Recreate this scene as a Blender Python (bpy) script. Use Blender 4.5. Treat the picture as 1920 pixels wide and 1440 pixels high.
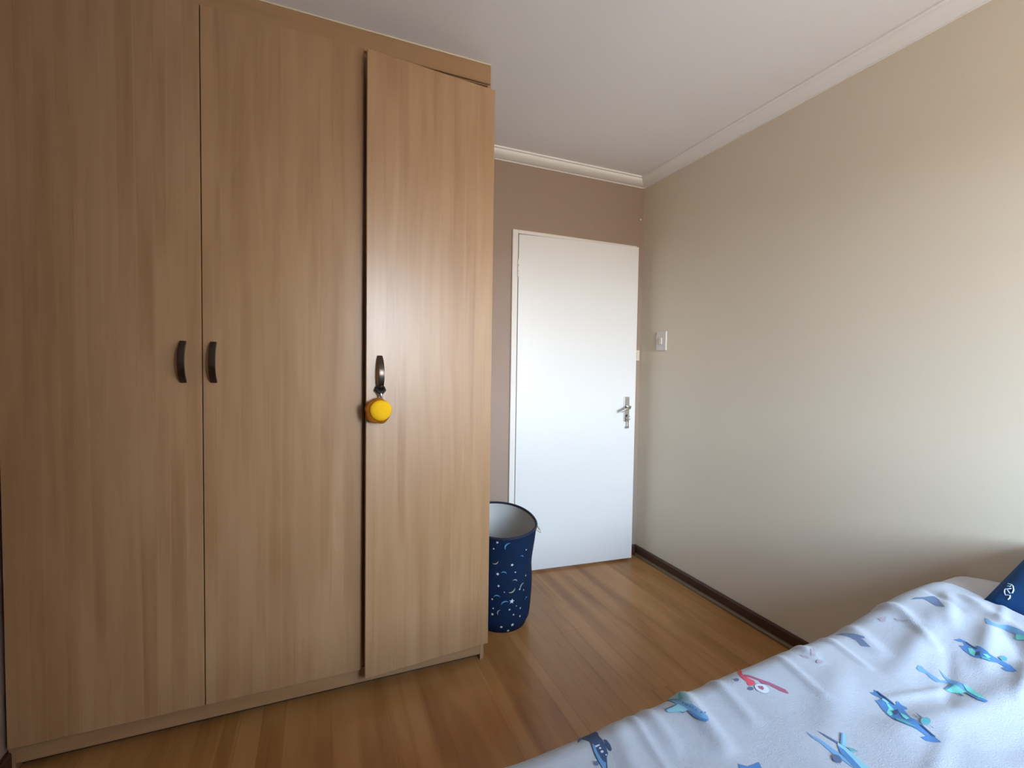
import bpy, bmesh, math, random
from mathutils import Vector, Matrix
from mathutils.bvhtree import BVHTree
random.seed(7)
for o in list(bpy.data.objects): bpy.data.objects.remove(o)
SC = bpy.context.scene
COL = SC.collection
# ------------------------------------------------------------------ camera
CAM_Z, YAW, PITCH, ROLL, FPX = 1.2456, .3945, -.0352, .0149, 864.1
fw = Vector((math.sin(YAW) * math.cos(PITCH), math.cos(YAW) * math.cos(PITCH), math.sin(PITCH)))
rt = Vector((math.cos(YAW), -math.sin(YAW), 0)); up = rt.cross(fw)
r2 = rt * math.cos(ROLL) + up * math.sin(ROLL); u2 = -rt * math.sin(ROLL) + up * math.cos(ROLL)
cd = bpy.data.cameras.new('camera'); cam = bpy.data.objects.new('camera', cd); COL.objects.link(cam)
cd.sensor_width = 36; cd.lens = FPX / 1920 * 36; cd.clip_start = .02
M = Matrix((r2, u2, -fw)).transposed().to_4x4(); M.translation = (0, 0, CAM_Z); cam.matrix_world = M
SC.camera = cam
# ------------------------------------------------------------------ room size (metres)
D, R, W, H, HC = 2.5213, 1.9725, 1.803, 2.475, 2.437     # back wall y, right wall x, wardrobe face y, ceiling, cornice foot
LX, RY = -.874, -1.12                                      # left wall x, window wall y
WX0, WX1, WZ0, WZ1 = .78, 1.88, .95, 2.10                 # window opening
# ------------------------------------------------------------------ daylight: sky and ground seen through the window
wd = bpy.data.worlds.new('daylight'); SC.world = wd; wd.use_nodes = True
nt = wd.node_tree; nt.nodes.clear()
tc = nt.nodes.new('ShaderNodeTexCoord'); sp = nt.nodes.new('ShaderNodeSeparateXYZ'); rp = nt.nodes.new('ShaderNodeValToRGB')
mr = nt.nodes.new('ShaderNodeMapRange'); bg = nt.nodes.new('ShaderNodeBackground'); wo = nt.nodes.new('ShaderNodeOutputWorld')
mr.inputs['From Min'].default_value = -1; mr.inputs['From Max'].default_value = 1
nt.links.new(tc.outputs['Generated'], sp.inputs[0]); nt.links.new(sp.outputs['Z'], mr.inputs['Value'])
nt.links.new(mr.outputs[0], rp.inputs[0]); nt.links.new(rp.outputs[0], bg.inputs[0]); nt.links.new(bg.outputs[0], wo.inputs[0])
cr = rp.color_ramp
stops = ((0.0, (.20, .17, .135)), (.485, (.33, .285, .23)), (.515, (.86, .93, 1.0)), (.66, (.60, .79, 1.0)), (1.0, (.36, .59, 1.0)))
cr.elements[0].position, cr.elements[0].color = stops[0][0], (*stops[0][1], 1)
cr.elements[1].position, cr.elements[1].color = stops[-1][0], (*stops[-1][1], 1)
for pos, c in stops[1:-1]: e = cr.elements.new(pos); e.color = (*c, 1)
bg.inputs['Strength'].default_value = 56.0
pl = bpy.data.lights.new('window_daylight', 'AREA'); pl.shape = 'RECTANGLE'; pl.size = WX1 - WX0; pl.size_y = WZ1 - WZ0
pl.cycles.is_portal = True
po = bpy.data.objects.new('window_daylight', pl); COL.objects.link(po)
po.location = ((WX0 + WX1) / 2, RY - .02, (WZ0 + WZ1) / 2); po.rotation_euler = (math.radians(90), 0, 0)
SC.view_settings.view_transform = 'Standard'; SC.view_settings.look = 'None'; SC.view_settings.gamma = 1
SC.view_settings.use_curve_mapping = False; SC.view_settings.exposure = 0.0
SC.cycles.max_bounces = 8; SC.cycles.diffuse_bounces = 4; SC.cycles.glossy_bounces = 2; SC.cycles.use_denoising = True
SC.cycles.use_adaptive_sampling = True; SC.cycles.adaptive_threshold = .03; SC.cycles.adaptive_min_samples = 16
# ------------------------------------------------------------------ materials
MATS = {}
def nodes(name):
    m = bpy.data.materials.new(name); m.use_nodes = True
    n = m.node_tree.nodes; b = n['Principled BSDF']; MATS[name] = m
    return m, m.node_tree, n, b
def plain(name, col, rough=.5, metal=0., bump=0., bscale=200., spec=.5, sheen=0., var=0., vscale=3.):
    m, t, n, b = nodes(name)
    b.inputs['Base Color'].default_value = (*col, 1); b.inputs['Roughness'].default_value = rough
    b.inputs['Metallic'].default_value = metal; b.inputs['Specular IOR Level'].default_value = spec
    if sheen: b.inputs['Sheen Weight'].default_value = sheen
    c = n.new('ShaderNodeTexCoord')
    if var:
        z = n.new('ShaderNodeTexNoise'); z.inputs['Scale'].default_value = vscale; z.inputs['Detail'].default_value = 1
        t.links.new(c.outputs['Object'], z.inputs['Vector'])
        k = n.new('ShaderNodeValToRGB'); k.color_ramp.elements[0].color = (*[q * (1 - var) for q in col], 1); k.color_ramp.elements[1].color = (*[q * (1 + var) for q in col], 1)
        t.links.new(z.outputs[0], k.inputs[0]); t.links.new(k.outputs[0], b.inputs['Base Color'])
    if bump:
        q = n.new('ShaderNodeTexNoise'); q.inputs['Scale'].default_value = bscale; q.inputs['Detail'].default_value = 1
        t.links.new(c.outputs['Object'], q.inputs['Vector'])
        bp = n.new('ShaderNodeBump'); bp.inputs['Strength'].default_value = bump; bp.inputs['Distance'].default_value = .002
        t.links.new(q.outputs[0], bp.inputs['Height']); t.links.new(bp.outputs[0], b.inputs['Normal'])
    return m
def wood(name, stops, axis, strip, length, rough, grain=.5, spec=.5, fine=220., rnd=20., world=False, across=22.):
    """strips of slightly different tone running along axis, with fine grain"""
    m, t, n, b = nodes(name)
    c = n.new('ShaderNodeTexCoord'); oi = n.new('ShaderNodeObjectInfo')
    mu = n.new('ShaderNodeMath'); mu.operation = 'MULTIPLY'; mu.inputs[1].default_value = rnd
    t.links.new(oi.outputs['Random'], mu.inputs[0])
    ad = n.new('ShaderNodeVectorMath'); ad.operation = 'ADD'
    if world: t.links.new(n.new('ShaderNodeNewGeometry').outputs['Position'], ad.inputs[0]); mu.inputs[1].default_value = .03
    else: t.links.new(c.outputs['Object'], ad.inputs[0])
    t.links.new(mu.outputs[0], ad.inputs[1])
    def mapped(a, l):
        s = [a, a, a]; s[axis] = l
        mp = n.new('ShaderNodeMapping'); mp.inputs['Scale'].default_value = s; t.links.new(ad.outputs[0], mp.inputs['Vector']); return mp
    # strips side by side, each strip cut into lengths of its own tone
    sx = n.new('ShaderNodeSeparateXYZ'); t.links.new(ad.outputs[0], sx.inputs[0])
    acr = sx.outputs[0 if axis != 0 else 2]
    def mth(op, x, y):
        k = n.new('ShaderNodeMath'); k.operation = op
        for i, q in enumerate((x, y)):
            if isinstance(q, (int, float)): k.inputs[i].default_value = q
            else: t.links.new(q, k.inputs[i])
        return k.outputs[0]
    va = n.new('ShaderNodeTexVoronoi'); va.voronoi_dimensions = '1D'; va.inputs['Scale'].default_value = 1; va.feature = 'SMOOTH_F1'; va.inputs['Smoothness'].default_value = .5
    t.links.new(mth('MULTIPLY', acr, 1 / strip), va.inputs['W'])
    sa = n.new('ShaderNodeSeparateColor'); t.links.new(va.outputs['Color'], sa.inputs[0])
    vb = n.new('ShaderNodeTexVoronoi'); vb.voronoi_dimensions = '1D'; vb.inputs['Scale'].default_value = 1; vb.feature = 'SMOOTH_F1'; vb.inputs['Smoothness'].default_value = .6
    t.links.new(mth('ADD', mth('MULTIPLY', sx.outputs[axis], 1 / length), mth('MULTIPLY', sa.outputs[0], 37.)), vb.inputs['W'])
    sv = n.new('ShaderNodeSeparateColor'); t.links.new(vb.outputs['Color'], sv.inputs[0])
    n1 = n.new('ShaderNodeTexNoise'); n1.inputs['Scale'].default_value = 1; n1.inputs['Detail'].default_value = 2; n1.inputs['Roughness'].default_value = .6; n1.inputs['Distortion'].default_value = .6
    t.links.new(mapped(across, 1.5).outputs[0], n1.inputs['Vector'])
    n2 = n.new('ShaderNodeTexNoise'); n2.inputs['Scale'].default_value = 1; n2.inputs['Detail'].default_value = 1
    t.links.new(mapped(fine, 6.).outputs[0], n2.inputs['Vector'])
    m1 = n.new('ShaderNodeMix'); m1.data_type = 'FLOAT'; m1.inputs[0].default_value = .68
    t.links.new(sv.outputs[0], m1.inputs[2]); t.links.new(n1.outputs[0], m1.inputs[3])
    m2 = n.new('ShaderNodeMix'); m2.data_type = 'FLOAT'; m2.inputs[0].default_value = .25 * grain
    t.links.new(m1.outputs[0], m2.inputs[2]); t.links.new(n2.outputs[0], m2.inputs[3])
    r = n.new('ShaderNodeValToRGB'); t.links.new(m2.outputs[0], r.inputs[0])
    el = r.color_ramp.elements
    el[0].position, el[0].color = stops[0][0], (*stops[0][1], 1); el[1].position, el[1].color = stops[-1][0], (*stops[-1][1], 1)
    for p, q in stops[1:-1]: x = el.new(p); x.color = (*q, 1)
    t.links.new(r.outputs[0], b.inputs['Base Color'])
    b.inputs['Roughness'].default_value = rough; b.inputs['Specular IOR Level'].default_value = spec
    return m
plain('beige_paint', (.76, .685, .555), .50, var=.02, spec=.35)
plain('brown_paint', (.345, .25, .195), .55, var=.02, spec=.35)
plain('ceiling_paint', (.86, .85, .84), .8, spec=.2)
plain('cornice_paint', (.90, .885, .86), .6, spec=.3)
wood('maple_laminate', [(.25, (.335, .180, .083)), (.45, (.405, .236, .117)), (.60, (.44, .266, .138)), (.78, (.485, .308, .172))], 2, .042, .6, .325, spec=.62)
wood('maple_edge', [(.25, (.33, .178, .08)), (.75, (.435, .265, .134))], 0, .05, .8, .45)
wood('floor_laminate', [(.25, (.24, .098, .025)), (.45, (.345, .158, .048)), (.60, (.40, .195, .066)), (.78, (.465, .248, .094))], 1, .075, .9, .34, grain=.25, spec=.4, world=True, across=11.)
wood('dark_skirting', [(.2, (.045, .018, .010)), (.8, (.085, .036, .020))], 1, .05, .8, .35)
wood('floor_beading', [(.2, (.10, .062, .022)), (.8, (.15, .095, .038))], 1, .05, .8, .4)
plain('door_white', (.77, .76, .74), .38, var=.01)
plain('frame_white', (.79, .755, .71), .38)
plain('bronze', (.10, .075, .062), .28, metal=.9)
plain('chrome', (.62, .62, .60), .2, metal=1)
plain('dark_metal', (.05, .045, .04), .4, metal=.6)
plain('switch_white', (.74, .70, .66), .35)
plain('switch_rocker', (.80, .74, .62), .3)
plain('cream_plastic', (.70, .62, .47), .4)
plain('bead_cream', (.70, .60, .42), .6)
plain('dark_void', (.03, .022, .016), .8)
plain('shade_wall_plaster', (.22, .185, .15), .9)
plain('hall_wall', (.35, .30, .24), .8)
plain('window_frame_white', (.75, .75, .74), .4)
plain('hamper_navy', (.005, .018, .055), .85, bump=.25, bscale=260, spec=.2, var=.15, vscale=8)
plain('hamper_rim', (.012, .016, .040), .8, bump=.2, bscale=300)
plain('hamper_lining', (.52, .53, .52), .6, bump=.3, bscale=14, var=.08, vscale=6)
plain('rope', (.70, .64, .55), .9, bump=.4, bscale=400)
for k, c in {'star_white': (.75, .77, .74), 'moon_blue': (.09, .28, .48), 'moon_grey': (.33, .37, .36), 'moon_yellow': (.40, .38, .24)}.items(): plain(k, c, .85)
plain('plush_amber', (.36, .115, .006), .85, bump=.5, bscale=160, spec=.2, var=.1, vscale=20)
plain('plush_yellow', (.92, .52, .012), .8, bump=.4, bscale=200, spec=.2)
plain('black_webbing', (.02, .018, .017), .7, bump=.3, bscale=400)
plain('linen_white', (.372, .41, .475), .85, bump=.35, bscale=420, sheen=.15, var=.03, vscale=60)
plain('sheet_grey', (.55, .54, .58), .9, bump=.2, bscale=300)
plain('pillow_navy', (.012, .062, .19), .85, bump=.3, bscale=320, spec=.2, var=.06, vscale=10)
plain('script_white', (.62, .72, .86), .8)
plain('mattress_cloth', (.55, .55, .55), .9, bump=.2, bscale=100)
plain('bed_base_fabric', (.12, .11, .11), .9, bump=.2, bscale=200)
for k, c in {'red': (.58, .075, .11), 'mauve': (.32, .095, .17), 'slate': (.09, .135, .25), 'slate2': (.14, .20, .34), 'white': (.55, .60, .68), 'sky2': (.14, .32, .55),
             'sky': (.22, .49, .60), 'pale': (.28, .46, .56), 'teal': (.09, .34, .39), 'blue': (.07, .20, .45), 'blue2': (.10, .25, .47), 'cyan': (.17, .60, .57),
             'navy': (.035, .07, .16), 'fade': (.34, .31, .36)}.items(): plain('print_' + k, c, .88)
# thin window glass: mostly clear, a little mirror
m, t, n, b = nodes('window_glass'); n.remove(b)
tr = n.new('ShaderNodeBsdfTransparent'); gl = n.new('ShaderNodeBsdfGlossy'); mx = n.new('ShaderNodeMixShader')
gl.inputs['Roughness'].default_value = .02; mx.inputs[0].default_value = .06
t.links.new(tr.outputs[0], mx.inputs[1]); t.links.new(gl.outputs[0], mx.inputs[2]); t.links.new(mx.outputs[0], n['Material Output'].inputs[0])
# ------------------------------------------------------------------ mesh helpers
U = {}
def link(name, me, parent, origin):
    o = bpy.data.objects.new(name, me); COL.objects.link(o); origin = Vector(origin); U[o] = origin
    if parent: o.parent = parent; o.location = origin - U[parent]
    else: o.location = origin
    return o
def mk(name, bm, mats, parent=None, origin=None, smooth=False, angle=None):
    """one mesh object from a bmesh given in (unrotated) world coordinates"""
    if isinstance(mats, str): mats = [mats]
    vs = [v.co for v in bm.verts]
    lo = Vector([min(v[i] for v in vs) for i in range(3)]); hi = Vector([max(v[i] for v in vs) for i in range(3)])
    if origin is None: origin = (lo + hi) / 2 if parent else Vector(((lo.x + hi.x) / 2, (lo.y + hi.y) / 2, lo.z))
    origin = Vector(origin); bmesh.ops.translate(bm, verts=bm.verts, vec=-origin)
    bmesh.ops.recalc_face_normals(bm, faces=bm.faces) if len(bm.faces) and not getattr(mk, 'keep', False) else None
    me = bpy.data.meshes.new(name); bm.to_mesh(me); bm.free()
    for q in mats: me.materials.append(MATS[q])
    if smooth:
        for p in me.polygons: p.use_smooth = True
        if angle: me.set_sharp_from_angle(angle=math.radians(angle))
    return link(name, me, parent, origin)
def empty(name, loc, parent=None):
    return link(name, None, parent, loc)
def tag(o, label=None, cat=None, group=None, kind=None):
    if label: o['label'] = label
    if cat: o['category'] = cat
    if group: o['group'] = group
    if kind: o['kind'] = kind
    return o
def abox(bm, x0, x1, y0, y1, z0, z1, bev=0., seg=1):
    r = bmesh.ops.create_cube(bm, size=1); vs = r['verts']
    bmesh.ops.scale(bm, verts=vs, vec=(x1 - x0, y1 - y0, z1 - z0)); bmesh.ops.translate(bm, verts=vs, vec=((x0 + x1) / 2, (y0 + y1) / 2, (z0 + z1) / 2))
    if bev:
        es = list({e for v in vs for e in v.link_edges})
        bmesh.ops.bevel(bm, geom=es, offset=bev, segments=seg, affect='EDGES', profile=.5)
def box(name, x0, x1, y0, y1, z0, z1, mat, parent=None, bev=.0015, seg=1, origin=None):
    bm = bmesh.new(); abox(bm, x0, x1, y0, y1, z0, z1, bev, seg); return mk(name, bm, mat, parent, origin)
def atube(bm, pts, rad, n=8, closed=False, cap=True):
    pts = [Vector(p) for p in pts]; N = len(pts); rings = []
    rr = rad if isinstance(rad, (list, tuple)) else [rad] * N
    prev = None
    for i, p in enumerate(pts):
        a = pts[(i - 1) % N] if (closed or i > 0) else p; b_ = pts[(i + 1) % N] if (closed or i < N - 1) else p
        d = (b_ - a).normalized()
        if prev is None: x = d.orthogonal().normalized()
        else: x = (prev - d * prev.dot(d)).normalized()
        prev = x; y = d.cross(x)
        rings.append([bm.verts.new(p + (x * math.cos(2 * math.pi * k / n) + y * math.sin(2 * math.pi * k / n)) * rr[i]) for k in range(n)])
    for i in range(N if closed else N - 1):
        A, B = rings[i], rings[(i + 1) % N]
        for k in range(n): bm.faces.new((A[k], A[(k + 1) % n], B[(k + 1) % n], B[k]))
    if cap and not closed: bm.faces.new(rings[0][::-1]); bm.faces.new(rings[-1])
def tube(name, pts, rad, mat, parent=None, n=8, closed=False):
    bm = bmesh.new(); atube(bm, pts, rad, n, closed); return mk(name, bm, mat, parent, smooth=True, angle=50)
def aprism(bm, prof, p0, p1, inward, m0=0., m1=0.):
    """sweep profile [(d from wall, z)] from p0 to p1 (xy); m0/m1 = mitre shift per metre of d at the ends"""
    p0, p1, nrm = Vector((*p0, 0)), Vector((*p1, 0)), Vector((*inward, 0)); ax = (p1 - p0).normalized()
    A = [bm.verts.new(p0 + nrm * d + ax * (m0 * d) + Vector((0, 0, z))) for d, z in prof]
    B = [bm.verts.new(p1 + nrm * d - ax * (m1 * d) + Vector((0, 0, z))) for d, z in prof]
    n = len(prof)
    for i in range(n): bm.faces.new((A[i], A[(i + 1) % n], B[(i + 1) % n], B[i]))
    bm.faces.new(A[::-1]); bm.faces.new(B)
def prism(name, prof, p0, p1, inward, mat, m0=0, m1=0, parent=None, smooth=False):
    bm = bmesh.new(); aprism(bm, prof, p0, p1, inward, m0, m1); return mk(name, bm, mat, parent, smooth=smooth, angle=40)
# ---- duvet surface (shared formula) ----
BX0, BYE, BYN, BR = 0.10, 0.723, -0.56, 0.075     # foot edge x, far/near edges of the flat top, rounding radius
def sstep(a, b, x):
    t = min(1.0, max(0.0, (x - a) / (b - a))); return t * t * (3 - 2 * t)
RIDGES = [  # x0,y0,x1,y1,height,width : soft folds in the cover
    (1.02, .50, 1.40, .44, .010, .030), (1.12, .40, 1.52, .36, -.007, .030), (1.20, .60, 1.50, .66, .009, .028),
    (1.36, .52, 1.56, .58, .008, .018), (1.44, .48, 1.60, .60, -.007, .020), (1.52, .50, 1.63, .66, .010, .018),
    (1.46, .62, 1.62, .70, .007, .016), (.90, .56, 1.10, .66, .005, .030), (.70, .62, .74, .80, .010, .018),
    (.80, .64, .83, .80, .006, .014), (.62, .66, .64, .80, .005, .014), (1.24, .66, 1.30, .78, .008, .020),
    (1.42, .68, 1.46, .80, .010, .020), (1.05, .22, 1.50, .26, .009, .040), (.95, .32, 1.20, .28, -.006, .040),
    (1.08, .70, 1.12, .80, .006, .014), (1.34, .30, 1.60, .40, .008, .022), (.5, .6, .56, .78, .004, .02),
    (1.30, .44, 1.52, .50, .005, .010), (1.42, .40, 1.58, .52, .005, .009), (1.50, .42, 1.64, .52, -.005, .011), (1.54, .56, 1.66, .60, .005, .009),
    (1.18, .50, 1.36, .58, -.004, .012), (1.08, .56, 1.26, .52, .004, .010), (1.22, .34, 1.44, .30, .006, .014), (1.30, .20, 1.60, .30, -.006, .020),
    (1.35, .60, 1.44, .72, .005, .010), (1.55, .64, 1.60, .74, -.005, .010), (.88, .40, 1.10, .46, .004, .014), (.98, .62, 1.02, .76, .005, .010), (.57, .62, .60, .8, .004, .008), (1.16, .64, 1.20, .78, .005, .009)]
def duvet_top(x, y):
    z = .520 + .046 * sstep(.30, 1.15, x) + .068 * sstep(1.15, 1.62, x)
    z += .012 * sstep(.70, .2, y)
    for (a, b, c, d, hh, w) in RIDGES:
        dx, dy = c - a, d - b; L = dx * dx + dy * dy
        t = max(0., min(1., ((x - a) * dx + (y - b) * dy) / L))
        q = ((x - a - t * dx) ** 2 + (y - b - t * dy) ** 2) / (w * w)
        if q < 9: z += hh * math.exp(-q) * (0.35 + 0.65 * math.sin(math.pi * (.12 + .76 * t)))
    z += .0035 * math.sin(9 * x + 4 * y + 1.3) * math.sin(7 * y - 3 * x) + .0016 * math.sin(31 * x + 12 * y) * math.sin(23 * y - 9 * x + 2)
    return z
def hem_x(y): return 1.700 + .40 * (min(y, .7) - .65) * (1 if y > .3 else 0) + (0 if y > .3 else -.14)
def fold(d, r, side):   # d = arc distance past the flat edge -> outward, drop
    if d <= 0: return d, 0.
    q = r * math.pi / 2
    if d < q: a = d / r; return r * math.sin(a), r * (1 - math.cos(a))
    return r + .02 * math.sin(min(1, (d - q) / .2) * 2.2), r + (d - q)
def duvet_pt(s, t):
    """s: metres along the bed (world x, past the hem it rolls under), t: metres across (world y, past the edge it hangs)."""
    if t > 0: oy, dy = fold(t - BYE, BR, 1); y = BYE + oy
    else: oy, dy = fold(BYN - t, BR, 1); y = BYN - oy
    dx = 0.
    if s < BX0 + .3: ox, dx = fold(BX0 - s, BR, 1); x = BX0 - ox
    else: x = s
    hx = hem_x(y)
    rr = .022
    if s > hx - rr:
        d = s - (hx - rr)
        if d < rr * math.pi: a = d / rr; x = hx - rr + rr * math.sin(a); dh = rr * (1 - math.cos(a))
        else: x = hx - rr - (d - rr * math.pi); dh = 2 * rr
    else: dh = 0.
    ripple = .006 * sstep(BYE + .02, BYE + .3, t) * math.sin(22 * x)
    return (x, y + ripple, duvet_top(min(x, 1.66), y) - math.hypot(dx, dy) - dh)
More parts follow.
